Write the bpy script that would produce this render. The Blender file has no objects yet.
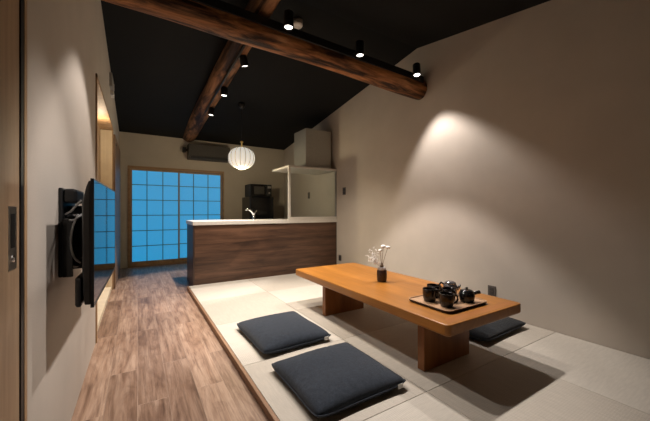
import bpy, bmesh, math, random
from mathutils import Vector, Matrix
random.seed(7)
PI = math.pi
scene = bpy.context.scene
COL = scene.collection

# ------------------------------------------------------------------ helpers
class MB:
    """collects shapes into one bmesh"""
    def __init__(s): s.bm = bmesh.new()
    def box(s, x0, x1, y0, y1, z0, z1, M=None):
        c = [(x0,y0,z0),(x1,y0,z0),(x1,y1,z0),(x0,y1,z0),(x0,y0,z1),(x1,y0,z1),(x1,y1,z1),(x0,y1,z1)]
        v = [s.bm.verts.new(M @ Vector(p) if M else p) for p in c]
        for f in ((3,2,1,0),(4,5,6,7),(0,1,5,4),(1,2,6,5),(2,3,7,6),(3,0,4,7)):
            s.bm.faces.new([v[i] for i in f])
        return s
    def prism_x(s, pts, x0, x1):        # polygon in YZ pushed along X
        a = [s.bm.verts.new((x0, y, z)) for y, z in pts]
        b = [s.bm.verts.new((x1, y, z)) for y, z in pts]
        n = len(pts)
        s.bm.faces.new(a); s.bm.faces.new(b[::-1])
        for i in range(n):
            s.bm.faces.new([a[i], b[i], b[(i+1)%n], a[(i+1)%n]])
        bmesh.ops.recalc_face_normals(s.bm, faces=s.bm.faces[:])
        return s
    def prism_z(s, pts, z0, z1):        # polygon in XY pushed along Z
        a = [s.bm.verts.new((x, y, z0)) for x, y in pts]
        b = [s.bm.verts.new((x, y, z1)) for x, y in pts]
        n = len(pts)
        s.bm.faces.new(a[::-1]); s.bm.faces.new(b)
        for i in range(n):
            s.bm.faces.new([a[i], a[(i+1)%n], b[(i+1)%n], b[i]])
        bmesh.ops.recalc_face_normals(s.bm, faces=s.bm.faces[:])
        return s
    def lathe(s, prof, seg=32, M=None, wob=None, cap=True):   # prof: (r,z) list
        rings = []
        for k, (r, z) in enumerate(prof):
            ring = []
            for i in range(seg):
                a = 2*PI*i/seg
                rr = r*(wob(a, z) if wob else 1)
                p = Vector((rr*math.cos(a), rr*math.sin(a), z))
                ring.append(s.bm.verts.new(M @ p if M else p))
            rings.append(ring)
        for a, b in zip(rings, rings[1:]):
            for i in range(seg):
                f = s.bm.faces.new([a[i], a[(i+1)%seg], b[(i+1)%seg], b[i]]); f.smooth = True
        if cap:
            s.bm.faces.new(rings[0][::-1]); s.bm.faces.new(rings[-1])
        return s
    def tube(s, pts, rad, seg=8, cap=True):
        pts = [Vector(p) for p in pts]
        rs = rad if isinstance(rad, (list, tuple)) else [rad]*len(pts)
        rings = []; up = Vector((0,0,1)); prev = None
        for i, p in enumerate(pts):
            t = (pts[min(i+1, len(pts)-1)] - pts[max(i-1, 0)]).normalized()
            n = prev - t*prev.dot(t) if prev is not None else None
            if n is None or n.length < 1e-6:
                n = t.cross(up) if abs(t.dot(up)) < .95 else t.cross(Vector((1,0,0)))
            n.normalize(); prev = n; b = t.cross(n)
            rings.append([s.bm.verts.new(p + rs[i]*(n*math.cos(2*PI*k/seg) + b*math.sin(2*PI*k/seg))) for k in range(seg)])
        for a, b in zip(rings, rings[1:]):
            for k in range(seg):
                f = s.bm.faces.new([a[k], a[(k+1)%seg], b[(k+1)%seg], b[k]]); f.smooth = True
        if cap:
            s.bm.faces.new(rings[0][::-1]); s.bm.faces.new(rings[-1])
        bmesh.ops.recalc_face_normals(s.bm, faces=s.bm.faces[:])
        return s
    def sphere(s, c, r, u=10, v=7, sx=1, sy=1, sz=1):
        M = Matrix.Translation(c) @ Matrix.Diagonal((sx, sy, sz, 1))
        g = bmesh.ops.create_uvsphere(s.bm, u_segments=u, v_segments=v, radius=r, matrix=M)
        for vv in g['verts']:
            for f in vv.link_faces: f.smooth = True
        return s

def obj(name, mb, mat, parent=None, bevel=0, seg=2):
    me = bpy.data.meshes.new(name)
    mb.bm.normal_update(); mb.bm.to_mesh(me); mb.bm.free()
    me.materials.append(mat)
    o = bpy.data.objects.new(name, me); COL.objects.link(o)
    if parent: o.parent = parent
    if bevel:
        m = o.modifiers.new('bevel', 'BEVEL'); m.width = bevel; m.segments = seg; m.limit_method = 'ANGLE'; m.angle_limit = math.radians(40)
    return o
def tag(o, label, cat, group=None):
    o['label'] = label; o['category'] = cat
    if group: o['group'] = group
    return o
def thing(name, label, cat, loc=(0,0,0), rz=0, group=None):
    o = bpy.data.objects.new(name, None); COL.objects.link(o)
    o.empty_display_size = .05
    o.location = loc; o.rotation_euler = (0, 0, rz)
    return tag(o, label, cat, group)
def struct(name, mb, mat, parent=None, bevel=0):
    o = obj(name, mb, mat, parent, bevel)
    if parent is None: o['kind'] = 'structure'
    return o
def copy_tree(root, loc, label, rz=None):
    r = root.copy(); COL.objects.link(r); r.location = loc; r['label'] = label
    if rz is not None: r.rotation_euler = (0, 0, rz)
    for ch in list(root.children):
        c = ch.copy(); COL.objects.link(c); c.parent = r
        for g in list(ch.children):
            d = g.copy(); COL.objects.link(d); d.parent = c
    return r
def round_rect(x0, x1, y0, y1, r, n=6):
    pts = []
    for cx, cy, a0 in ((x1-r, y1-r, 0), (x0+r, y1-r, PI/2), (x0+r, y0+r, PI), (x1-r, y0+r, 1.5*PI)):
        for k in range(n+1):
            a = a0 + PI/2*k/n
            pts.append((cx + r*math.cos(a), cy + r*math.sin(a)))
    return pts

def loft(mb, rings):
    R = [[mb.bm.verts.new(p) for p in r] for r in rings]
    for a, b_ in zip(R, R[1:]):
        for i in range(len(a)): mb.bm.faces.new([a[i], a[(i+1)%len(a)], b_[(i+1)%len(a)], b_[i]])
    mb.bm.faces.new(R[0][::-1]); mb.bm.faces.new(R[-1])
    bmesh.ops.recalc_face_normals(mb.bm, faces=mb.bm.faces[:])

# ------------------------------------------------------------------ materials
def newmat(name):
    m = bpy.data.materials.new(name); m.use_nodes = True
    nt = m.node_tree; return m, nt, nt.nodes['Principled BSDF']
def node(nt, t, **kw):
    n = nt.nodes.new(t)
    for k, v in kw.items(): setattr(n, k, v)
    return n
def coords(nt, scale=(1,1,1), rot=(0,0,0), out='Object'):
    tc = node(nt, 'ShaderNodeTexCoord'); mp = node(nt, 'ShaderNodeMapping')
    mp.inputs['Scale'].default_value = scale; mp.inputs['Rotation'].default_value = rot
    nt.links.new(tc.outputs[out], mp.inputs['Vector']); return mp.outputs['Vector']
def noise(nt, vec, scale, detail=4, rough=.55, dist=0):
    n = node(nt, 'ShaderNodeTexNoise'); n.inputs['Scale'].default_value = scale
    n.inputs['Detail'].default_value = detail; n.inputs['Roughness'].default_value = rough
    n.inputs['Distortion'].default_value = dist
    nt.links.new(vec, n.inputs['Vector']); return n.outputs['Fac']
def ramp(nt, fac, stops):
    r = node(nt, 'ShaderNodeValToRGB')
    e = r.color_ramp.elements
    while len(e) < len(stops): e.new(.5)
    for el, (p, c) in zip(e, stops): el.position = p; el.color = (*c, 1)
    nt.links.new(fac, r.inputs['Fac']); return r.outputs['Color']
def bump(nt, fac, b, strength=.2, dist=.002):
    n = node(nt, 'ShaderNodeBump'); n.inputs['Strength'].default_value = strength; n.inputs['Distance'].default_value = dist
    nt.links.new(fac, n.inputs['Height']); nt.links.new(n.outputs['Normal'], b.inputs['Normal'])
def mixc(nt, a, b, fac, mode='MIX'):
    n = node(nt, 'ShaderNodeMix', data_type='RGBA', blend_type=mode)
    if isinstance(fac, (int, float)): n.inputs[0].default_value = fac
    else: nt.links.new(fac, n.inputs[0])
    for sock, v in ((n.inputs[6], a), (n.inputs[7], b)):
        if isinstance(v, tuple): sock.default_value = (*v, 1)
        else: nt.links.new(v, sock)
    return n.outputs[2]

def plain(name, col, rough=.5, metal=0, spec=.5, var=.12, nscale=30):
    m, nt, b = newmat(name)
    f = noise(nt, coords(nt), nscale, 3)
    c = ramp(nt, f, [(.3, tuple(max(0, x*(1-var)) for x in col)), (.7, tuple(min(1, x*(1+var)) for x in col))])
    nt.links.new(c, b.inputs['Base Color'])
    b.inputs['Roughness'].default_value = rough; b.inputs['Metallic'].default_value = metal
    b.inputs['Specular IOR Level'].default_value = spec
    return m
def wood(name, dark, light, axis='y', rough=.4, sc=14, stretch=14, knots=0., bumpy=.1, spec=.5, ring=0):
    m, nt, b = newmat(name)
    s = [1, 1, 1]; s['xyz'.index(axis)] = 1/stretch
    v = coords(nt, tuple(s))
    f = noise(nt, v, sc, 6, .6, .6)
    mid = tuple((a+c)/2 for a, c in zip(dark, light))
    c = ramp(nt, f, [(.40 if knots > .7 else .3, dark), (.5, mid), (.60 if knots > .7 else .68, light)])
    f2 = noise(nt, v, sc*6, 3, .6)
    c = mixc(nt, c, ramp(nt, f2, [(.3, (.72,.68,.64)), (.7, (1,1,1))]), .55, 'MULTIPLY')
    if knots:
        f3 = noise(nt, coords(nt, tuple(.5 if k != 'xyz'.index(axis) else .18 for k in range(3))), 7, 3, .6, 1.2)
        c = mixc(nt, c, ramp(nt, f3, [(.36, (.25,.2,.18)), (.5, (1,1,1))]), knots, 'MULTIPLY')
    nt.links.new(c, b.inputs['Base Color'])
    b.inputs['Roughness'].default_value = rough; b.inputs['Specular IOR Level'].default_value = spec
    bump(nt, f2 if bumpy < .3 else mixc(nt, f2, f, .6), b, bumpy, .002 if bumpy < .3 else .02)
    return m
def plaster(name, col, rough=.9):
    m, nt, b = newmat(name)
    v = coords(nt)
    f = noise(nt, v, 3, 4); c = ramp(nt, f, [(.3, tuple(x*.95 for x in col)), (.7, tuple(x*1.03 for x in col))])
    nt.links.new(c, b.inputs['Base Color']); b.inputs['Roughness'].default_value = rough
    b.inputs['Specular IOR Level'].default_value = .2
    bump(nt, noise(nt, v, 140, 3), b, .22, .003)
    return m
def emit(name, col, strength):
    m, nt, b = newmat(name)
    b.inputs['Base Color'].default_value = (*col, 1)
    b.inputs['Emission Color'].default_value = (*col, 1); b.inputs['Emission Strength'].default_value = strength
    return m
def plank_floor(name):
    m, nt, b = newmat(name)
    tc = node(nt, 'ShaderNodeTexCoord'); sp = node(nt, 'ShaderNodeSeparateXYZ'); cb = node(nt, 'ShaderNodeCombineXYZ')
    nt.links.new(tc.outputs['Object'], sp.inputs[0])
    nt.links.new(sp.outputs['Y'], cb.inputs['X']); nt.links.new(sp.outputs['X'], cb.inputs['Y'])
    br = node(nt, 'ShaderNodeTexBrick'); br.offset = .37; br.offset_frequency = 2
    for k, v in {'Scale': 1, 'Brick Width': 1.2, 'Row Height': .152, 'Mortar Size': .0016, 'Mortar Smooth': .1, 'Bias': 0}.items(): br.inputs[k].default_value = v
    br.inputs['Color1'].default_value = (0,0,0,1); br.inputs['Color2'].default_value = (1,1,1,1); br.inputs['Mortar'].default_value = (.5,.5,.5,1)
    nt.links.new(cb.outputs[0], br.inputs['Vector'])
    # every plank gets its own slice of the grain
    add = node(nt, 'ShaderNodeVectorMath', operation='MULTIPLY_ADD')
    nt.links.new(br.outputs['Color'], add.inputs[0]); add.inputs[1].default_value = (7, 13, 31); nt.links.new(tc.outputs['Object'], add.inputs[2])
    mp = node(nt, 'ShaderNodeMapping'); mp.inputs['Scale'].default_value = (1, 1/11, 1); nt.links.new(add.outputs[0], mp.inputs['Vector'])
    f = noise(nt, mp.outputs[0], 15, 8, .68, 1.2)
    c = ramp(nt, f, [(.3, (.20,.115,.07)), (.46, (.335,.215,.145)), (.62, (.46,.325,.235)), (.8, (.56,.42,.32))])
    mp4 = node(nt, 'ShaderNodeMapping'); mp4.inputs['Scale'].default_value = (1, 1/22, 1); nt.links.new(add.outputs[0], mp4.inputs['Vector'])
    f4 = noise(nt, mp4.outputs[0], 70, 4, .6, .3)
    c = mixc(nt, c, ramp(nt, f4, [(.36, (.62,.56,.52)), (.52, (1.04,1.02,1.0))]), .75, 'MULTIPLY')
    mp2 = node(nt, 'ShaderNodeMapping'); mp2.inputs['Scale'].default_value = (1, .3, 1); nt.links.new(add.outputs[0], mp2.inputs['Vector'])
    f3 = noise(nt, mp2.outputs[0], 9, 4, .6, 1.5)
    c = mixc(nt, c, ramp(nt, f3, [(.34, (.5,.42,.38)), (.52, (1,1,1))]), .55, 'MULTIPLY')
    c = mixc(nt, c, ramp(nt, br.outputs['Color'], [(0, (.68,.65,.63)), (1, (1.03,1.03,1.03))]), .9, 'MULTIPLY')
    c = mixc(nt, c, mixc(nt, c, (.42,.33,.26), .35), br.outputs['Fac'])
    nt.links.new(c, b.inputs['Base Color']); b.inputs['Roughness'].default_value = .42
    bump(nt, f, b, .08, .002)
    return m
def tatami(name, col, axis):
    m, nt, b = newmat(name)
    v = coords(nt)
    w = node(nt, 'ShaderNodeTexWave', wave_type='BANDS', bands_direction='X' if axis == 'x' else 'Y')
    w.inputs['Scale'].default_value = 26; w.inputs['Distortion'].default_value = .6; w.inputs['Detail'].default_value = 1
    nt.links.new(v, w.inputs['Vector'])
    w2 = node(nt, 'ShaderNodeTexWave', wave_type='BANDS', bands_direction='Y' if axis == 'x' else 'X')
    w2.inputs['Scale'].default_value = 90; nt.links.new(v, w2.inputs['Vector'])
    h = node(nt, 'ShaderNodeMath', operation='MULTIPLY'); nt.links.new(w.outputs['Fac'], h.inputs[0]); nt.links.new(w2.outputs['Fac'], h.inputs[1])
    f = noise(nt, coords(nt, (1, 8, 1) if axis == 'x' else (8, 1, 1)), 12, 4)
    c = ramp(nt, f, [(.3, tuple(x*.93 for x in col)), (.7, tuple(min(1, x*1.05) for x in col))])
    c = mixc(nt, c, ramp(nt, h.outputs[0], [(0, (.9,.89,.87)), (.6, (1,1,1))]), .7, 'MULTIPLY')
    nt.links.new(c, b.inputs['Base Color']); b.inputs['Roughness'].default_value = .62; b.inputs['Specular IOR Level'].default_value = .3
    bump(nt, h.outputs[0], b, .35, .002)
    return m
def fabric(name, col):
    m, nt, b = newmat(name)
    v = coords(nt)
    f = noise(nt, v, 260, 3, .7); f2 = noise(nt, v, 48, 5, .7)
    c = ramp(nt, f, [(.3, tuple(x*.6 for x in col)), (.7, tuple(x*1.5 for x in col))])
    c = mixc(nt, c, ramp(nt, f2, [(.3, (.55,.55,.55)), (.7, (1.15,1.15,1.15))]), .8, 'MULTIPLY')
    nt.links.new(c, b.inputs['Base Color']); b.inputs['Roughness'].default_value = .95
    b.inputs['Sheen Weight'].default_value = .15; b.inputs['Specular IOR Level'].default_value = .15
    bump(nt, f, b, .5, .003)
    return m

M = {}
M['wall'] = plaster('wall plaster', (.54,.485,.42))
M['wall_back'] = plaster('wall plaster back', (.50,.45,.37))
M['ceiling'] = plaster('black ceiling paper', (.010,.010,.0095), .85)
M['floor'] = plank_floor('oak vinyl planks')
M['log'] = wood('old log wood', (.035,.013,.005), (.50,.215,.080), 'x', .6, 13, 8, .95, .9, .3)
M['log_y'] = wood('old log wood along', (.035,.015,.008), (.34,.165,.075), 'y', .62, 13, 8, .9, .8, .3)
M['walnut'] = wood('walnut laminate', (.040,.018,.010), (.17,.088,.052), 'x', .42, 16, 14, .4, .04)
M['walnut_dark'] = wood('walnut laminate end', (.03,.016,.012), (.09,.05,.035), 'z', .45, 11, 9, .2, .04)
M['worktop'] = plain('pale worktop', (.66,.63,.58), .32, var=.05)
M['tat_a'] = tatami('tatami weave lengthwise', (.55,.51,.44), 'x')  # sheen of this weave direction painted in as a paler colour
M['tat_b'] = tatami('tatami weave crosswise', (.485,.442,.375), 'y')  # same straw, duller sheen painted in as a darker colour
M['table'] = wood('honey table wood', (.27,.104,.014), (.42,.168,.026), 'y', .36, 10, 12, 0, .03, .45)
M['table_end'] = wood('honey table wood across', (.28,.10,.02), (.43,.165,.036), 'x', .36, 10, 12, 0, .03, .45)
M['table_leg'] = wood('honey table leg wood', (.20,.068,.014), (.32,.115,.026), 'z', .42, 10, 10, 0, .03, .4)
M['frame_wood'] = wood('pale cedar', (.33,.20,.10), (.50,.33,.18), 'z', .55, 10, 10, 0, .05)
M['frame_wood_x'] = wood('pale cedar rail', (.30,.18,.09), (.44,.28,.15), 'x', .55, 10, 10, 0, .05)
M['lattice'] = wood('lattice cedar', (.16,.12,.09), (.22,.17,.13), 'z', .6, 10, 10, 0, .02)
M['door_wood'] = wood('sliding door veneer', (.40,.27,.165), (.54,.38,.235), 'z', .5, 8, 14, 0, .03)
M['door_brown'] = wood('brown door veneer', (.16,.09,.045), (.25,.15,.08), 'z', .5, 8, 14, 0, .03)
M['cream'] = plain('cream panel', (.74,.63,.45), .6, var=.06, nscale=8)
M['trim_wood'] = wood('step edging wood', (.20,.105,.055), (.33,.19,.105), 'y', .5, 12, 12, 0, .05)
M['black'] = plain('black plastic', (.007,.007,.0075), .4, var=.2)
M['black_matte'] = plain('black powder coat', (.008,.008,.0085), .5, var=.2)
M['gloss_black'] = plain('gloss black', (.005,.005,.006), .10, spec=.35, var=.2)
M['screen'] = plain('television glass', (.004,.004,.005), .03, spec=.9, var=.1)
M['dark_brown_plastic'] = plain('brown grey plastic', (.05,.044,.036), .5)
M['steel'] = plain('brushed steel', (.62,.61,.58), .3, 1, var=.08)
M['chrome'] = plain('chrome', (.8,.8,.82), .08, 1, var=.03)
M['cable'] = plain('grey cable', (.42,.42,.42), .5)
M['pale_metal'] = plain('off white painted metal', (.62,.59,.53), .4, var=.04)
M['hood'] = plain('grey hood metal', (.40,.39,.35), .38, .35, var=.05)
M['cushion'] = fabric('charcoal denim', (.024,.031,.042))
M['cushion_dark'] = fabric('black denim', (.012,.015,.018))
M['tagcloth'] = plain('white tag cloth', (.7,.7,.68), .8, var=.05)
M['mug'] = plain('dark fluted stoneware', (.012,.009,.008), .2, var=.4, nscale=40)
M['pot'] = plain('black glazed stoneware', (.010,.010,.011), .14, var=.3)
M['silver_pot'] = plain('dark pewter glaze', (.34,.34,.36), .12, .8, var=.3)
M['tray'] = wood('tray wood', (.36,.20,.10), (.50,.31,.17), 'y', .5, 16, 8, 0, .05)
M['tray_rim'] = plain('dark tray rim', (.02,.013,.01), .4)
M['vase'] = plain('brown ribbed vase glaze', (.045,.026,.022), .35, var=.5, nscale=50)
M['vase_neck'] = plain('grey vase neck glaze', (.42,.40,.38), .4)
M['petal'] = plain('white petals', (.84,.83,.79), .8, var=.08)
M['stem'] = plain('dry brown stems', (.16,.10,.055), .7)
M['plate'] = plain('outlet plate brown grey', (.10,.085,.075), .5)
M['outlet_hole'] = plain('outlet socket face', (.05,.043,.04), .5)
M['white_plastic'] = plain('white plastic', (.72,.70,.66), .5, var=.04)
M['grey_plastic'] = plain('grey plastic', (.30,.29,.27), .5)
M['brass'] = plain('brass', (.70,.47,.16), .3, 1, var=.05)
M['lens'] = emit('lit spotlight lens', (1,.95,.86), 7)
# paper of the lantern: lit from inside, thin dark ribs come from geometry
M['lantern'] = emit('lit lantern paper', (.62,.58,.50), .98)
M['lantern_rib'] = plain('lantern rib', (.22,.20,.16), .7)
# shoji paper: dusk daylight coming through
m, nt, b = newmat('dusk lit shoji paper')
f = noise(nt, coords(nt), 60, 3)
c = ramp(nt, f, [(.3, (.2,.23,.25)), (.7, (.24,.27,.29))])
nt.links.new(c, b.inputs['Base Color']); b.inputs['Roughness'].default_value = .9
b.inputs['Emission Color'].default_value = (.008,.265,.53, 1); b.inputs['Emission Strength'].default_value = 1.0
M['shoji'] = m
# clear screen beside the cooker
m, nt, b = newmat('clear glass screen')
nt.nodes.remove(b)
tr = node(nt, 'ShaderNodeBsdfTransparent'); tr.inputs[0].default_value = (.93,.95,.93,1)
gl = node(nt, 'ShaderNodeBsdfGlossy'); gl.inputs['Roughness'].default_value = .05
fr = node(nt, 'ShaderNodeFresnel'); fr.inputs[0].default_value = 1.45
mx = node(nt, 'ShaderNodeMixShader'); nt.links.new(fr.outputs[0], mx.inputs[0]); nt.links.new(tr.outputs[0], mx.inputs[1]); nt.links.new(gl.outputs[0], mx.inputs[2])
nt.links.new(mx.outputs[0], nt.nodes['Material Output'].inputs[0])
M['glass'] = m

# ------------------------------------------------------------------ the room
XL, XR, YB, YF = -.288, 3.0, 6.75, -1.6
YC = 4.48                    # front of the kitchen counter
XT, T = .589, .044           # edge and height of the tatami
RID = 2.66
def cz(y): return 2.52 + .144*(YB - y) if y >= RID else 3.109 - .172*(RID - y)
struct('floor', MB().box(-.55, 3.15, YF, YB, -.1, 0), M['floor'])
mb = MB(); mb.prism_x([(YF-.1, cz(YF-.1)), (RID, cz(RID)), (YB+.1, cz(YB+.1)), (YB+.1, cz(YB+.1)+.1), (RID, cz(RID)+.12), (YF-.1, cz(YF-.1)+.1)], -.55, 3.15)
struct('ceiling', mb, M['ceiling'])
def wallpiece(mb, x0, x1, y0, y1, z0=0):
    ys = [y0] + ([RID] if y0 < RID < y1 else []) + [y1]
    mb.prism_x([(y0, z0)] + [(y1, z0)] + [(y, cz(y)) for y in ys[::-1]], x0, x1)
mb = MB(); wallpiece(mb, XR, 3.15, YF, YB); struct('wall_right', mb, M['wall'])
mb = MB()
wallpiece(mb, -.55, XL, 1.27, 3.05)
wallpiece(mb, -.55, XL, 3.05, 5.0, 2.17)
wallpiece(mb, -.55, XL, 5.0, YB)
wallpiece(mb, -.55, XL, YF, 1.27, 2.05)
mb.box(-.55, -.36, YF, 1.27, 0, 2.05); mb.box(-.55, -.46, 3.05, 5.0, 0, 2.17)
struct('wall_left', mb, M['wall'])
SX0, SX1, SZ = -.158, 1.59, 1.905
mb = MB()
mb.box(-.55, SX0, YB, YB+.15, 0, cz(YB)); mb.box(SX1, 3.15, YB, YB+.15, 0, cz(YB)); mb.box(SX0, SX1, YB, YB+.15, SZ, cz(YB))
struct('wall_back', mb, M['wall_back'])
struct('wall_front', MB().box(-.55, 3.15, YF-.12, YF, 0, cz(YF)), M['wall'])

# shoji: frame in the back wall, two sliding panels
mb = MB()
fy0, fy1 = YB-.015, YB+.12
mb.box(SX0, SX0+.04, fy0, fy1, 0, SZ); mb.box(SX1-.03, SX1, fy0, fy1, 0, SZ)
mb.box(SX0+.04, SX1-.03, fy0, fy1, SZ-.05, SZ); mb.box(SX0+.04, SX1-.03, fy0, fy1, 0, .025)
struct('window_1', mb, M['frame_wood_x'])
def shoji(name, x0, x1, y, ncol, cols):
    st = .03
    z0, z1 = .026, SZ-.051
    mb = MB()
    mb.box(x0, x0+st, y-.015, y+.015, z0, z1); mb.box(x1-st, x1, y-.015, y+.015, z0, z1)
    mb.box(x0+st, x1-st, y-.015, y+.015, z1-.028, z1); mb.box(x0+st, x1-st, y-.015, y+.015, z0, z0+.075)
    d = struct(name, mb, M['frame_wood'])
    mb = MB(); mb.box(x0+st, x1-st, y+.002, y+.006, z0+.075, z1-.028); obj('paper', mb, M['shoji'], d)
    mb = MB()
    for c in cols: mb.box(c-.0065, c+.0065, y-.012, y+.0015, z0+.075, z1-.028)
    for z in (.392, .683, .975, 1.267, 1.557): mb.box(x0+st, x1-st, y-.010, y+.001, z-.0065, z+.0065)
    obj('lattice', mb, M['lattice'], d)
shoji('door_1', -.117, .725, YB+.03, 3, (.154, .424))
shoji('door_2', .70, 1.559, YB+.075, 3, (.99, 1.275))

# near sliding door on the left, with slim post and a black strip for the shaded gap
d = struct('door_3', MB().box(-.330, -.292, YF+.02, 1.218, .004, 2.04), M['door_wood'], bevel=.003)
h = obj('door_handle', MB().box(-.292, -.2905, 1.126, 1.188, .905, 1.078), M['steel'], d, .002)
obj('finger_recess', MB().box(-.2906, -.2897, 1.140, 1.170, .965, 1.058), M['black'], h)
obj('lock', MB().lathe([(.009,0),(.009,.004),(.004,.005)], 16, Matrix.Translation((-.2906,1.155,.935)) @ Matrix.Rotation(PI/2, 4, 'Y')), M['chrome'], h)
struct('trim_1', MB().box(-.36, -.287, 1.243, 1.2695, 0, 2.05), M['frame_wood'])
struct('trim_2', MB().box(-.36, -.2885, 1.2185, 1.2425, 0, 2.05), M['black_matte'])  # solid black filler, painted shade in place of an open gap

# wide doorway further along the left wall
mb = MB()
mb.box(-.458, XL+.010, 3.05, 3.085, 0, 2.17); mb.box(-.458, XL+.010, 3.05, 4.999, 2.14, 2.17)
mb.box(-.458, XL+.010, 4.965, 4.999, 0, 2.139)
struct('trim_3', mb, M['frame_wood'])
d = struct('door_4', MB().box(-.455, -.42, 3.087, 4.963, .006, 2.135), M['door_wood'])
mb = MB(); mb.box(-.416, -.29, 4.945, 4.964, .005, 2.132)
for k in range(3): mb.box(-.405+k*.038, -.397+k*.038, 4.938, 4.945, .005, 2.132)
struct('door_5', mb, M['cream'])
struct('trim_4', MB().box(-.418, -.30, 3.087, 4.94, 0, .05), M['cream'])
d = struct('door_6', MB().box(-.286, -.258, 5.02, 6.45, .01, 2.10), M['door_brown'], bevel=.002)
obj('door_handle', MB().lathe([(.022,0),(.022,.006),(.016,.010)], 20, Matrix.Translation((-.258,5.13,1.98)) @ Matrix.Rotation(PI/2, 4, 'Y')), M['black'], d)

l = bpy.data.lights.new('doorway_light', 'POINT'); l.energy = 4; l.color = (1,.82,.58); l.shadow_soft_size = .03
o = bpy.data.objects.new('doorway_light', l); COL.objects.link(o); o.location = (-.36, 4.35, 2.0)
# tatami platform: base, wooden edging and the half mats
struct('trim_5', MB().box(XT-.022, XT, YF, YC-.004, 0, T+.001), M['trim_wood'], bevel=.003)
mb = MB(); mb.box(XT, XR, YF, .333, 0, T); mb.box(XT, XR, .333, YC-.004, 0, .021)
struct('floor_platform', mb, M['tat_b'])
xe = [XT+.001, 1.393, 2.187, XR-.002]; ye = [YC-.005, 3.65, 2.82, 1.99, 1.165, .335]
coln = ['beside the wooden floor', 'in the middle column', 'along the right wall']
rown = ['up against the kitchen counter', 'second row from the counter', 'third row from the counter', 'fourth row from the counter', 'row nearest the viewer']
for j in range(5):
    for i in range(3):
        k = (i + j + 1) % 2
        cx, cy = (xe[i]+xe[i+1])/2, (ye[j]+ye[j+1])/2
        hx, hy = (xe[i+1]-xe[i])/2-.0012, (ye[j]-ye[j+1])/2-.0012
        o = obj('tatami_mat', MB().box(-hx, hx, -hy, hy, 0, T-.021), M['tat_a' if k else 'tat_b'], bevel=.002, seg=2)
        o.location = (cx, cy, .021)
        tag(o, '%s half tatami mat %s, %s' % ('pale' if k else 'tan', coln[i], rown[j]), 'tatami mat', 'half-size tatami mats')

# ------------------------------------------------------------------ log beams
def log(name, p0, p1, r0, r1, mat, label, seg=28, n=60, bow=(0,0,0), seed=0, sx=1):
    rnd = random.Random(seed)
    bm = bmesh.new()
    p0, p1 = Vector(p0), Vector(p1); ax = (p1-p0).normalized()
    up = Vector((0,0,1)); side = ax.cross(up).normalized(); up2 = side.cross(ax)
    ph = [rnd.uniform(0, 6.28) for _ in range(10)]
    rings = []
    for i in range(n+1):
        t = i/n; c = p0.lerp(p1, t) + Vector(bow)*math.sin(PI*t) - p0
        r = r0 + (r1-r0)*t + .006*math.sin(5*t+ph[0]) + .004*math.sin(13*t+ph[1])
        ring = []
        for k in range(seg):
            a = 2*PI*k/seg
            rr = r*(1 + .03*math.sin(2*a+ph[2]+t*2) + .022*math.sin(5*a+ph[3]+t*4) + .010*math.sin(9*a+ph[4]) + .012*math.sin(23*t+3*a+ph[5]))
            ring.append(bm.verts.new(c + side*math.cos(a)*rr + up2*math.sin(a)*rr))
        rings.append(ring)
    for a, b in zip(rings, rings[1:]):
        for k in range(seg):
            f = bm.faces.new([a[k], a[(k+1)%seg], b[(k+1)%seg], b[k]]); f.smooth = True
    bm.faces.new(rings[0][::-1]); bm.faces.new(rings[-1])
    bmesh.ops.recalc_face_normals(bm, faces=bm.faces[:])
    w = MB(); w.bm.free(); w.bm = bm
    o = obj(name, w, mat); o.location = p0
    tag(o, label, 'beam')
    return o
log('ceiling_beam', (XL, 2.62, 2.655), (XR, 2.62, 2.570), .108, .122, M['log'], 'thick rough log beam crossing the room under the black ceiling to the right wall', bow=(0,0,.015), seed=3)
def lz(y): return 2.606 + .062*(YB - y)       # axis of the second log
log('ceiling_beam', (.885, YB, lz(YB)), (.974, YF, lz(YF)), .143, .074, M['log_y'], 'rough log beam running from back wall over the crossing beam, tracked with small spotlights', seed=11, bow=(0,0,-.0))

# ------------------------------------------------------------------ spotlights
def make_spot(label, loc, tilt=(0,0), group=None, ln=.135):
    t = thing('spotlight', label, 'spotlight', loc, 0, group)
    R = Matrix.Rotation(tilt[0], 4, 'X') @ Matrix.Rotation(tilt[1], 4, 'Y')
    hz = [(.0345,.016),(.0365,.0),(.041,0),(.042,.004),(.042,ln),(.038,ln+.005),(.012,ln+.006)]
    obj('housing', MB().lathe(hz, 28, R, cap=True), M['black_matte'], t)
    obj('lens', MB().lathe([(.034,.010),(.034,.0155)], 24, R), M['lens'], t)
    return t, R
def lamp(t, R, watts, size, blend, name='beam_light', col=(1,.80,.58), rad=.03):
    l = bpy.data.lights.new(name, 'SPOT'); l.energy = watts; l.spot_size = math.radians(size); l.spot_blend = blend
    l.color = col; l.shadow_soft_size = rad
    o = bpy.data.objects.new(name, l); COL.objects.link(o); o.parent = t
    o.matrix_local = R @ Matrix.Translation((0, 0, -.012))
    return o
def bracket(t, R, p, h=.10):        # arm from the housing to the track adapter
    d = Vector((p[0], p[1], 0)); e = Vector((p[0], p[1], h)); u = d.normalized()
    obj('bracket', MB().tube([R @ Vector((0, 0, h)) + u*.036, e - u*.010], .009, 10), M['black_matte'], t)
    obj('adapter', MB().box(e.x-(.02 if u.x == 0 else .010), e.x+(.02 if u.x == 0 else .010), e.y-(.010 if u.x == 0 else .02), e.y+(.010 if u.x == 0 else .02), e.z-.016, e.z+.016), M['black'], t)

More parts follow.
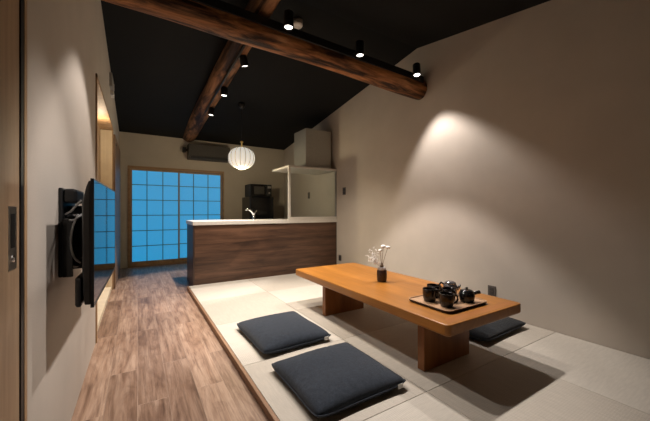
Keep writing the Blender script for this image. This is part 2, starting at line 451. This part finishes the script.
def railz(x): return 2.735 - .0295*(x + .288)
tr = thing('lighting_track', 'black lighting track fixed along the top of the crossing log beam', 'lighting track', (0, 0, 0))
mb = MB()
loft(mb, [[(x, y, 2.655 - .0258*(x+.288) + dz) for y, dz in ((2.496,.034),(2.512,.030),(2.528,.104),(2.496,.104))] for x in (-.25, 2.93)])  # rail section enlarged to stand in for shade on the beam's upper front
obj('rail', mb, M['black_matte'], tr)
for x in (.3, 1.5, 2.6):
    obj('clamp', MB().box(x-.02, x+.02, 2.5285, 2.58, railz(x)+.010, railz(x)+.024), M['black_matte'], tr)
SP = [(.33, 2.64, 'black spotlight at the left end of crossing beam, just above the frame'),
      (1.108, 2.640, 'black cylinder spotlight on crossing beam beside the round smoke detector'),
      (1.885, 2.606, 'black cylinder spotlight at the middle of the crossing beam, over the low table'),
      (2.704, 2.602, 'black cylinder spotlight on crossing beam closest to the right wall')]
TILT = {0: (-.10,.05), 1: (-.06,.05), 2: (-.04,0), 3: (-.18,.125)}
POW = {0: 72, 1: 125, 2: 172, 3: 102}
WARM = (1,.91,.86)
for i, (x, z, lab) in enumerate(SP):
    t, R = make_spot(lab, (x, 2.40, z), TILT[i], 'spotlights on the crossing beam')
    bracket(t, R, (0, .087, 0), railz(x)-z)
    lamp(t, R, POW[i], 88 if i == 3 else 80, .42 if i == 3 else .28, col=WARM)
def lx(y): return .885 + .089*(YB-y)/(YB-YF)      # axis and radius of the long log
def lr(y): return .143 - .069*(YB-y)/(YB-YF) + .006
tr = thing('lighting_track', 'short black lighting track under the log running to back wall', 'lighting track', (0, 0, 0))
def under(y, dx): return lz(y) - math.sqrt(lr(y)**2 - dx*dx)
obj('rail', MB().tube([(lx(2.78)-.022, 2.78, under(2.78,.022)-.014), (lx(4.95)-.022, 4.95, under(4.95,.022)-.014)], .016, 4), M['black_matte'], tr)
SQ = [(.984, 3.240, 2.613, 'black spotlight under long log, nearest the crossing beam'),
      (.950, 4.031, 2.545, 'black spotlight under long log, second from the crossing beam'),
      (.932, 4.755, 2.485, 'black spotlight under long log, third from crossing beam and nearest the shoji')]
for i, (x, y, z, lab) in enumerate(SQ):
    t, R = make_spot(lab, (x, y, z), ((.10,.0,.0)[i], (-.26,.02,.12)[i]), 'spotlights on the long log beam', .105)
    bracket(t, R, (lx(y)-.022+.0285-x, 0, 0), .085)
    lamp(t, R, (150,165,150)[i], (98,80,58)[i], (.7,.28,.28)[i], col=(1,.86,.70) if i == 0 else WARM)
y = .85
t, R = make_spot('black spotlight on near part of long log aimed at television wall', (1.10, y, lz(y)-.18), (.41,.551), 'spotlights on the long log beam')
bracket(t, R, (-.054, 0, 0), .1)
lamp(t, R, 165, 33, .8, col=WARM)

# smoke detector on the ceiling behind the crossing beam
SD = (1.44, 2.90)
t = thing('smoke_detector', 'round white smoke detector on the black ceiling above the crossing beam', 'smoke detector', (SD[0], SD[1], cz(SD[1])-.006))
S = Matrix.Rotation(-math.atan(.144), 4, 'X')
obj('base', MB().lathe([(.058,0),(.058,-.02)][::-1], 32, S), M['grey_plastic'], t)
obj('cover', MB().lathe([(.03,-.058),(.05,-.055),(.055,-.045),(.055,-.021)], 32, S), M['white_plastic'], t)

# ------------------------------------------------------------------ pendant lantern
PX, PY = 1.428, 4.88
t = thing('pendant_lantern', 'round white ribbed paper lantern glowing above the kitchen counter', 'pendant lamp', (PX, PY, cz(PY)))
top = 2.086 - cz(PY)
obj('canopy', MB().lathe([(.022,-.085),(.045,-.05),(.055,-.012),(.055,.0)], 28), M['black'], t)
obj('cord', MB().tube([(0,0,-.084),(0,0,top+.10)], .0045, 8), M['black'], t)
obj('neck', MB().lathe([(.012,top-.005),(.012,top+.070),(.026,top+.075),(.026,top+.088),(.008,top+.105)], 20), M['brass'], t)['label'] = 'brass-coloured neck'
HH, RR = .352, .209
prof = []
for k in range(25):
    u = -1 + 2*k/24; prof.append((max(.03, RR*(1-abs(u)**2.4)**.5), top - HH/2 + u*HH/2))
obj('shade', MB().lathe(prof, 96, None, lambda a, z: 1 - .022*abs(math.cos(8*a))**6), M['lantern'], t)
mb = MB()
for k in range(16):
    a = 2*PI*(k)/16
    mb.tube([((r*.984+.0005)*math.cos(a), (r*.984+.0005)*math.sin(a), z) for r, z in prof], (.0034), 5)
obj('ribs', mb, M['lantern_rib'], t)
l = bpy.data.lights.new('bulb', 'POINT'); l.energy = 20; l.color = (1,.83,.54); l.shadow_soft_size = .04
o = bpy.data.objects.new('bulb', l); COL.objects.link(o); o.parent = t; o.location = (0, 0, top-HH-.05)
obj('bottom_ring', MB().lathe([(.045,top-HH-.004),(.05,top-HH),(.05,top-HH+.012)], 24), M['lantern_rib'], t)

# ------------------------------------------------------------------ kitchen
CL, CD = .645, .60
t = thing('kitchen_counter', 'long dark walnut kitchen counter standing at the edge of tatami', 'kitchen counter', (0, YC, 0))
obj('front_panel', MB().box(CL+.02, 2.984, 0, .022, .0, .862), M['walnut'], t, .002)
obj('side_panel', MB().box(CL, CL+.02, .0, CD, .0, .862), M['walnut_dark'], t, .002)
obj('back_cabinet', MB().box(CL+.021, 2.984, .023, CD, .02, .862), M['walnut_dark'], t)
obj('end_filler', MB().box(2.985, 2.999, .004, CD, .0, .862), M['black_matte'], t)
mb = MB(); mb.box(.638, 2.999, YC-.015, YC+.66, .863, .917)
tag(obj('worktop', mb, M['worktop'], bevel=.004), 'pale thick worktop lying along the walnut kitchen counter', 'worktop')
t = thing('kitchen_faucet', 'small chrome faucet standing on the pale worktop', 'faucet', (1.60, 4.80, .917))
obj('body', MB().lathe([(.03,0),(.03,.008),(.021,.012),(.02,.075),(.018,.085)], 24), M['chrome'], t)
obj('spout', MB().tube([(0,0,.07),(-.03,.0,.13),(-.075,0,.165),(-.12,0,.165),(-.125,0,.15)], [.016,.016,.015,.014,.014], 12), M['chrome'], t)
obj('lever', MB().tube([(0,0,.084),(.012,0,.11),(.05,0,.15)], [.018,.012,.008], 10), M['chrome'], t)

# cooker side: glass screen, canopy shelf, hood
t = thing('glass_screen', 'clear glass screen with white post standing on worktop below the hood', 'glass screen', (0, 0, .917))
obj('post', MB().box(2.068, 2.104, 4.475, 4.511, 0, .845), M['pale_metal'], t, .002)
obj('glass_pane', MB().box(2.104, 2.975, 4.488, 4.496, .045, .845), M['glass'], t)
obj('bottom_rail', MB().box(2.104, 2.999, 4.477, 4.509, 0, .045), M['pale_metal'], t, .002)
obj('wall_rail', MB().box(2.975, 2.999, 4.477, 4.509, .045, .845), M['grey_plastic'], t, .002)
t = thing('range_hood', 'grey boxy range hood on pale canopy against the right wall', 'range hood', (0, 0, 1.763))
obj('canopy', MB().box(2.066, 2.999, 4.47, 5.18, 0, .0345), M['pale_metal'], t, .003)
obj('duct_cover', MB().box(2.43, 2.94, 4.57, 5.02, .035, .705), M['hood'], t, .004)
obj('front_seam', MB().box(2.435, 2.935, 4.567, 4.57, .037, .10), M['hood'], t)

FX0, FX1, FY0, FY1 = 1.962, 2.468, 6.10, 6.68
t = thing('refrigerator', 'black refrigerator against the back wall behind the counter, microwave on top', 'refrigerator', ((FX0+FX1)/2, (FY0+FY1)/2, 0))
w, dd = (FX1-FX0)/2, (FY1-FY0)/2
obj('cabinet', MB().box(-w, w, -dd+.05, dd, .03, 1.352), M['gloss_black'], t, .006)
u = obj('door', MB().box(-w, w, -dd, -dd+.047, .74, 1.350), M['gloss_black'], t, .01, 3)
obj('handle', MB().box(-w+.03, -w+.05, -dd-.018, -dd+.001, .80, 1.1), M['black'], u, .004)
u = obj('door', MB().box(-w, w, -dd, -dd+.047, .04, .732), M['gloss_black'], t, .01, 3)
obj('handle', MB().box(-w+.03, -w+.05, -dd-.018, -dd+.001, .42, .68), M['black'], u, .004)
for sx in (-1, 1):
    for sy in (-1, 1): obj('foot', MB().lathe([(.02,0),(.02,.031)], 12, Matrix.Translation((sx*(w-.05), sy*(dd-.09), 0))), M['black'], t)
t = thing('microwave_oven', 'black microwave oven sitting on top of the black refrigerator', 'microwave', (2.235, 6.40, 1.352))
obj('body', MB().box(-.235, .235, -.16, .2, .012, .272), M['black_matte'], t, .005)
u = obj('door', MB().box(-.235, .125, -.185, -.161, .016, .268), M['gloss_black'], t, .004)
obj('window_pane', MB().box(-.155, .07, -.188, -.185, .06, .225), M['dark_brown_plastic'], u, .002)
obj('handle', MB().tube([(.098,-.186,.04),(.098,-.205,.055),(.098,-.205,.225),(.098,-.186,.24)], .007, 8), M['black'], u)
u = obj('control_panel', MB().box(.128, .235, -.183, -.161, .016, .268), M['black'], t, .003)
obj('display', MB().box(.145, .22, -.185, -.183, .19, .235), M['grey_plastic'], u)
obj('dial', MB().lathe([(.02,0),(.018,.014)], 20, Matrix.Translation((.182,-.183,.09)) @ Matrix.Rotation(PI/2, 4, 'X')), M['grey_plastic'], u)
for sx in (-1, 1):
    for sy in (-.13, .17): obj('foot', MB().lathe([(.015,0),(.015,.013)], 12, Matrix.Translation((sx*.2, sy, 0))), M['black'], t)

# air conditioner on the back wall
t = thing('air_conditioner', 'dark brown air conditioner mounted on back wall above the shoji', 'air conditioner', (0, 0, 2.10))
mb = MB(); mb.prism_x([(YB,.0),(YB,.295),(YB-.21,.295),(YB-.235,.27),(YB-.235,.06),(YB-.19,.0)], .86, 1.66)
obj('body', mb, M['dark_brown_plastic'], t, .006)
obj('front_panel', MB().box(.868, 1.652, YB-.245, YB-.236, .065, .288), M['dark_brown_plastic'], t, .003)
obj('air_flap', MB().box(.89, 1.63, YB-.24, YB-.205, .004, .05, None), M['black'], t, .003)
t = thing('pipe_cover', 'small black pipe box on back wall left of the air conditioner', 'pipe cover', (.80, YB, 2.24))
obj('box', MB().box(-.035, .03, -.10, 0, 0, .095), M['black'], t, .004)
obj('pipe', MB().tube([(.03,-.05,.045),(.062,-.05,.045)], .02, 10), M['black'], t)

# wall plates
def plate(name, label, cat, y, z, w, h, n):
    t = thing(name, label, cat, (XR, y, z))
    obj('cover_plate', MB().box(-.009, -.0005, -w/2, w/2, 0, h), M['plate'], t, .002)
    for k in range(n):
        z0 = h*(.12 + .76*k/n)
        obj('socket' if 'outlet' in name else 'rocker', MB().box(-.012, -.009, -w*.26, w*.26, z0, z0 + .66*h/n), M['outlet_hole'], t, .001)
plate('wall_outlet', 'brown wall outlet low on right wall behind the tea tray', 'outlet', 1.708, .222, .078, .098, 2)
plate('light_switch', 'brown light switch on right wall beside the glass screen', 'switch', 4.245, 1.335, .085, .125, 2)
plate('wall_outlet', 'small outlet on right wall seen through the glass screen', 'outlet', 5.50, 1.31, .085, .13, 2)
plate('wall_outlet', 'dark outlet low on right wall at the counter end', 'outlet', 4.37, .195, .075, .10, 1)
t = thing('wireless_router', 'small grey box with white cap fixed high above the left doorway', 'router', (XL, 4.62, 2.50))
obj('case', MB().box(.0005, .028, -.18, .16, .055, .22), M['grey_plastic'], t, .006)
obj('cap', MB().box(.0005, .036, -.02, .12, 0, .054), M['white_plastic'], t, .006)
obj('side_light', MB().box(.028, .033, .08, .14, .10, .18), M['white_plastic'], t, .003)

# ------------------------------------------------------------------ television and its mount
th = math.atan2(.019, .90)
t = thing('television', 'flat black television held off the left wall, reflecting the shoji', 'television', (-.140, 1.437, .701), -th)
L, H = .90, .487
obj('screen', MB().box(-.004, -.0005, .006, L-.006, .014, H-.006), M['screen'], t)
mb = MB(); mb.box(-.011, 0, 0, L, 0, .0135); mb.box(-.011, 0, 0, L, H-.0055, H); mb.box(-.011, 0, 0, .0055, .0135, H-.0055); mb.box(-.011, 0, L-.0055, L, .0135, H-.0055)
obj('bezel', mb, M['black'], t)
mb = MB()
def back(z, d): return [(-.0115,.006,z), (-.0115,L-.006,z), (-.018-d*.4,L-.015,z), (-.018-d,L-.12,z), (-.018-d,.07,z), (-.018-d*.6,.012,z)]
loft(mb, [back(.010,.02), back(.06,.028), back(H-.09,.028), back(H-.03,.012), back(H-.008,.0)])
obj('rear_housing', mb, M['black_matte'], t, .004)
mb = MB(); mb.prism_z([(-.040,.012),(-.040,L-.02),(-.055,L-.04),(-.062,L-.10),(-.062,.035),(-.056,.014)], .003, .112)
obj('speaker_box', mb, M['black'], t, .006)
t = thing('wall_mount', 'black folding television mount with pale cables on the left wall', 'television mount', (XL, 1.86, .95))
obj('wall_plate', MB().box(.0005, .014, -.16, .16, -.17, .215), M['black_matte'], t, .004)
obj('top_box', MB().box(.0145, .062, -.155, .06, .15, .212), M['black'], t, .012, 3)
for s in (-.11,):
    obj('arm', MB().tube([(.015, s, -.12), (.050, s+.03, -.13), (.085, s+.08, -.10)], .013, 8), M['black'], t)
    obj('arm', MB().tube([(.015, s, .09), (.05, s+.03, .085), (.085, s+.08, .08)], .013, 8), M['black'], t)
for s in (-.02, .19):
    obj('hanger_rail', MB().box(.080, .1005, s, s+.03, -.13, .215), M['black_matte'], t, .003)
obj('arm_housing', MB().box(.0145, .085, .02, .15, -.165, .14), M['black_matte'], t, .006)
obj('side_plate', MB().box(.015, .05, -.165, -.158, -.17, .08), M['gloss_black'], t, .002)
for k, pts in enumerate([[(.02,-.14,.10),(.045,-.17,.115),(.06,-.20,.13),(.085,-.22,.16)],
                         [(.02,-.13,.08),(.05,-.18,.075),(.07,-.20,.085),(.08,-.17,.10)],
                         [(.07,-.18,.10),(.055,-.20,.05),(.048,-.205,-.02),(.058,-.20,-.08),(.075,-.17,-.11)]]):
    # smooth the cable
    P = []
    for i in range(len(pts)-1):
        a, b_ = Vector(pts[i]), Vector(pts[i+1]); pa = Vector(pts[max(i-1,0)]); pb = Vector(pts[min(i+2,len(pts)-1)])
        for q in range(6):
            u = q/6
            P.append(.5*((2*a)+(b_-pa)*u+(2*pa-5*a+4*b_-pb)*u*u+(-pa+3*a-3*b_+pb)*u**3))
    P.append(Vector(pts[-1]))
    obj('cable', MB().tube(P, .0042, 8), M['cable'], t)

# ------------------------------------------------------------------ low table
TX0, TX1, TY0, TY1, TZ, TB = 1.452, 2.246, 1.068, 2.985, .4325, .365
t = thing('low_table', 'long honey-coloured low wooden table on two slab legs on the tatami', 'low table', (TX0, TY0, T))
W, D = TX1-TX0, TY1-TY0
mb = MB()
def top_ring(inset, z, r): return [(x, y, z) for x, y in round_rect(inset, W-inset, inset, D-inset, r)]
zt, zb = TZ-T, TB-T
loft(mb, [top_ring(.010, zb, .024), top_ring(.002, zb+.006, .030), top_ring(0, zb+.014, .032), top_ring(0, zt-.005, .032), top_ring(.0015, zt-.0015, .031), top_ring(.005, zt, .028)])
tt = obj('tabletop', mb, M['table'], t)
mb = MB(); mb.prism_z([(.022,.02),(W-.022,.02),(W-.085,.085),(.085,.085)], zt, zt+.0006)
obj('end_board', mb, M['table_end'], tt)
for y0, y1 in ((1.312, 1.368), (2.505, 2.56)):
    x0, x1 = 1.545-TX0, 2.018-TX0
    obj('leg', MB().box(x0, x1, y0-TY0, y1-TY0, 0, zb-.0005), M['table_leg'], t, .004)

# ------------------------------------------------------------------ cushions
def cushion(label, c, sx, sy, rz, mat, h=.085, tagside=True, seed=0):
    t = thing('floor_cushion', label, 'floor cushion', (c[0], c[1], T), rz, 'square floor cushions')
    n = 36; bm = bmesh.new(); rnd = random.Random(seed); ph = [rnd.uniform(0, 6.28) for _ in range(6)]
    def edge(u, v):     # sides pull in a little between the corners
        c = 1 - .035*(u*u*v*v)**4; x = u*c*(1 - .035*(1-v*v)*abs(u)); y = v*c*(1 - .035*(1-u*u)*abs(v)); return x*sx/2, y*sy/2
    def hz(u, v):
        a = max(0, 1-abs(u)**3.2)*max(0, 1-abs(v)**3.2)
        return a**.40
    top, bot = {}, {}
    ez = .033
    for i in range(n+1):
        for j in range(n+1):
            u, v = -1+2*i/n, -1+2*j/n
            x, y = edge(u, v); b_ = hz(u, v)
            wr = .0018*b_*(math.sin(5*u+2*v*v+ph[0]) + math.sin(4*v-3*u*v+ph[1])) + .0012*(1-b_)*b_*4*math.sin(21*(u*abs(v)+v*abs(u))+ph[2])
            corner = .014*(abs(u*v)**4)
            e = ez + corner + .004*math.sin(5*(u+v)+ph[4])*(1-b_)
            top[i,j] = bm.verts.new((x, y, e + (h-ez)*b_ + wr))
            bot[i,j] = top[i,j] if i in (0,n) or j in (0,n) else bm.verts.new((x, y, max(0, e*(1-min(1, b_*1.5)))))
    for i in range(n):
        for j in range(n):
            f = bm.faces.new([top[i,j], top[i+1,j], top[i+1,j+1], top[i,j+1]]); f.smooth = True
            q = [bot[i,j+1], bot[i+1,j+1], bot[i+1,j], bot[i,j]]
            f = bm.faces.new(q); f.smooth = True
    w = MB(); w.bm.free(); w.bm = bm
    obj('cover', w, mat, t)
    # seam piping round the edge
    per = []
    for k in range(4*n):
        s, q = divmod(k, n); u = -1+2*q/n
        uu, vv = [(u,-1),(1,u),(-u,1),(-1,-u)][s]
        x, y = edge(uu, vv); per.append((x, y, ez + .014*(abs(uu*vv)**4)))
    per.append(per[0])
    obj('seam', MB().tube(per, .0035, 6, False), mat, t)
    if tagside:
        x = sx/2*.80; y = -sy/2
        mb = MB(); mb.box(x-.018, x+.018, y+.0005, y+.002, .020, .046)
        obj('label_tag', mb, M['tagcloth'], t)['label'] = 'small white cloth tag'
    return t
cushion('charcoal square floor cushion nearest the viewer, white tag showing', (1.020, 1.538), .605, .60, .0, M['cushion'], .104, seed=1)
cushion('charcoal square floor cushion closer to the kitchen counter', (1.012, 2.325), .57, .655, .02, M['cushion'], .104, seed=2)
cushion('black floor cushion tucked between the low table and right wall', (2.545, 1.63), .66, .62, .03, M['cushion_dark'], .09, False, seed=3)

# ------------------------------------------------------------------ tray with tea things
TRX, TRY = 1.826, 1.352
t = thing('serving_tray', 'wooden tray with dark rim and rounded corners on the near end of table', 'tray', (TRX, TRY, TZ+.0008))
mb = MB(); w, d_ = .432/2, .345/2
def rr(i, z, r): return [(x, y, z) for x, y in round_rect(-w+i, w-i, -d_+i, d_-i, r)]
loft(mb, [rr(.012, 0, .03), rr(.004, .006, .036), rr(.0, .016, .04), rr(.003, .018, .037), rr(.007, .017, .033), rr(.011, .009, .03)])
obj('rim', mb, M['tray_rim'], t)['label'] = 'dark brown rim'
mb = MB(); mb.prism_z(round_rect(-w+.0105, w-.0105, -d_+.0105, d_-.0105, .03), .0091, .0125)
obj('base_board', mb, M['tray'], t)
mb = MB(); loft(mb, [rr(.0005, .0165, .0395), rr(.0005, .0185, .0395), rr(.008, .0188, .032), rr(.0105, .0126, .03)])
bmesh.ops.delete(mb.bm, geom=[f for f in mb.bm.faces if len(f.verts) > 4], context='FACES_ONLY')
obj('edge_band', mb, M['tray'], t)
ZT = TZ + .0135
def mug_proto(loc, label, rz):
    t = thing('tea_mug', label, 'mug', loc, rz, 'dark mugs on the tray')
    r, h = .047, .086
    prof = [(.034,0),(.037,.002),(.042,.02),(.046,.05),(.047,.080),(.0465,.0855),(.044,.0858),(.043,.08),(.041,.04),(.034,.008),(.01,.006)]
    obj('body', MB().lathe(prof, 72, None, lambda a, z: 1 - .028*abs(math.sin(9*a))**.6*(1 if z < .078 else .25)), M['mug'], t)
    obj('handle', MB().tube([(.043,0,.070),(.058,0,.074),(.072,0,.064),(.075,0,.045),(.066,0,.025),(.043,0,.020)], [.006,.0065,.0065,.0065,.0065,.006], 10), M['mug'], t)
    return t
m1 = mug_proto((1.708, 1.405, ZT), 'dark fluted mug at the front left of the tray', -.5)
copy_tree(m1, (1.704, 1.266, ZT), 'dark fluted mug at the front of the tray, nearest the viewer', -.45)
copy_tree(m1, (1.815, 1.458, ZT), 'dark fluted mug behind the left front mug on the tray', -.1)
copy_tree(m1, (1.822, 1.338, ZT), 'dark fluted mug in the middle of the tray between front mug and teapot', .2)
t = thing('teapot', 'black side-handled teapot at the right of the tray', 'teapot', (1.912, 1.262, ZT), -.45)
prof = [(.038,0),(.042,.002),(.047,.015),(.050,.040),(.050,.058),(.045,.066),(.040,.068)]
obj('body', MB().lathe(prof, 40), M['pot'], t)
u = obj('lid', MB().lathe([(.043,.0685),(.042,.074),(.030,.082),(.012,.085)], 32), M['pot'], t)
obj('knob', MB().lathe([(.007,.0855),(.006,.089),(.010,.094),(.008,.098)], 16), M['pot'], u)
obj('side_handle', MB().tube([(.046,0,.052),(.066,0,.058),(.092,0,.063)], [.010,.011,.013], 12), M['pot'], t)
obj('spout', MB().tube([(0,.046,.035),(0,.062,.050),(0,.072,.066)], [.014,.010,.008], 12), M['pot'], t)
t = thing('tea_kettle', 'shiny dark kettle with small handle at the back of the tray', 'kettle', (1.978, 1.440, ZT), 2.2)
prof = [(.038,0),(.042,.003),(.048,.02),(.050,.05),(.047,.070),(.040,.080)]
obj('body', MB().lathe(prof, 40), M['silver_pot'], t)
u = obj('lid', MB().lathe([(.042,.0805),(.039,.088),(.026,.096),(.010,.099)], 32), M['silver_pot'], t)
obj('handle', MB().tube([(.046,0,.072),(.064,0,.082),(.074,0,.066),(.068,0,.040),(.047,0,.028)], .007, 10), M['pot'], t)
obj('spout', MB().tube([(-.046,0,.04),(-.060,0,.058),(-.068,0,.078)], [.012,.010,.007], 12), M['silver_pot'], t)

# vase with dried flowers
VX, VY = 1.862, 2.055
t = thing('flower_vase', 'small brown ribbed vase with grey neck standing on the table', 'vase', (VX, VY, TZ))
obj('body', MB().lathe([(.036,0),(.040,.003),(.044,.02),(.046,.06),(.044,.098),(.040,.106)], 72, None, lambda a, z: 1 - .03*abs(math.sin(10*a))), M['vase'], t)
obj('neck', MB().lathe([(.041,.1055),(.036,.116),(.030,.124),(.030,.128),(.024,.128),(.022,.11)], 40), M['vase_neck'], t)['label'] = 'pale grey neck'
rnd = random.Random(5)
fl = thing('flower_bunch', 'dried white flowers on thin brown stems in the brown vase', 'flowers', (VX, VY, TZ+.112))
rgt = Vector((math.cos(.5516), -math.sin(.5516), 0)); fwd = Vector((math.sin(.5516), math.cos(.5516), 0))
def P3(px, pz, dy=0): return rgt*px + fwd*dy + Vector((0, 0, pz))
def stem(tip, r=.0016, bend=.01):
    a = Vector((rnd.uniform(-.008,.008), rnd.uniform(-.008,.008), 0)); b_ = Vector(tip)
    c = a.lerp(b_, .5) + Vector((0, 0, .02)) ; pts = []
    for k in range(9):
        u = k/8; pts.append(a*(1-u)**2 + 2*c*u*(1-u) + b_*u*u)
    return pts
for (px, pz, dy, r) in ((.012, .200, .0, .021), (.056, .190, .012, .020), (-.016, .165, -.008, .016)):
    tip = P3(px, pz, dy)
    s = obj('stem', MB().tube(stem(tip), .0022, 6), M['stem'], fl)
    mb = MB()
    for k in range(34):
        a = k*2.39996; el = 1 - 1.5*k/33
        dv = Vector((math.cos(a)*math.sqrt(max(0,1-el*el)), math.sin(a)*math.sqrt(max(0,1-el*el)), el*.62))
        mb.sphere(tuple(tip + dv*r*.75), r*.36, 7, 5, 1, 1, .8)
    obj('blossom', mb, M['petal'], s)
mb = MB(); mp = MB()
for k in range(11):
    tip = P3(rnd.uniform(-.125, -.05), rnd.uniform(.06, .19), rnd.uniform(-.03, .03))
    p = stem(tip); mb.tube(p, .0012, 5)
    for q in range(11):
        u = rnd.choice(p[5:]); c = u + Vector((rnd.uniform(-.017,.017), rnd.uniform(-.017,.017), rnd.uniform(-.010,.017)))
        mb.tube([u, c], .0007, 4); mp.sphere(tuple(c), rnd.uniform(.0034, .0056), 7, 5)
s = obj('spray_twigs', mb, M['petal'], fl); o = obj('spray_buds', mp, M['petal'], s); o['kind'] = 'stuff'
mb = MB(); 
for k in range(7):
    a = k*.9; mb.tube([(.012*math.cos(a), .012*math.sin(a), -.0), (.010*math.cos(a+.3), .010*math.sin(a+.3), .03), (.004*math.cos(a), .004*math.sin(a), .055)], [.005,.005,.002], 6)
obj('stem_bundle', mb, M['stem'], fl)

# ------------------------------------------------------------------ world, camera
w = bpy.data.worlds.new('dusk'); scene.world = w; w.use_nodes = True
w.node_tree.nodes['Background'].inputs[0].default_value = (.12, .25, .5, 1); w.node_tree.nodes['Background'].inputs[1].default_value = .3
cam = bpy.data.cameras.new('camera'); co = bpy.data.objects.new('camera', cam); COL.objects.link(co)
cam.sensor_fit = 'HORIZONTAL'; cam.sensor_width = 36; cam.lens = 304.6/650*36; cam.clip_start = .02
co.location = (0, 0, 1.067); co.rotation_euler = (PI/2, 0, -.5516)
scene.camera = co
vs = scene.view_settings
vs.view_transform = 'Standard'; vs.look = 'None'; vs.gamma = 1; vs.use_curve_mapping = False; vs.exposure = 0.0
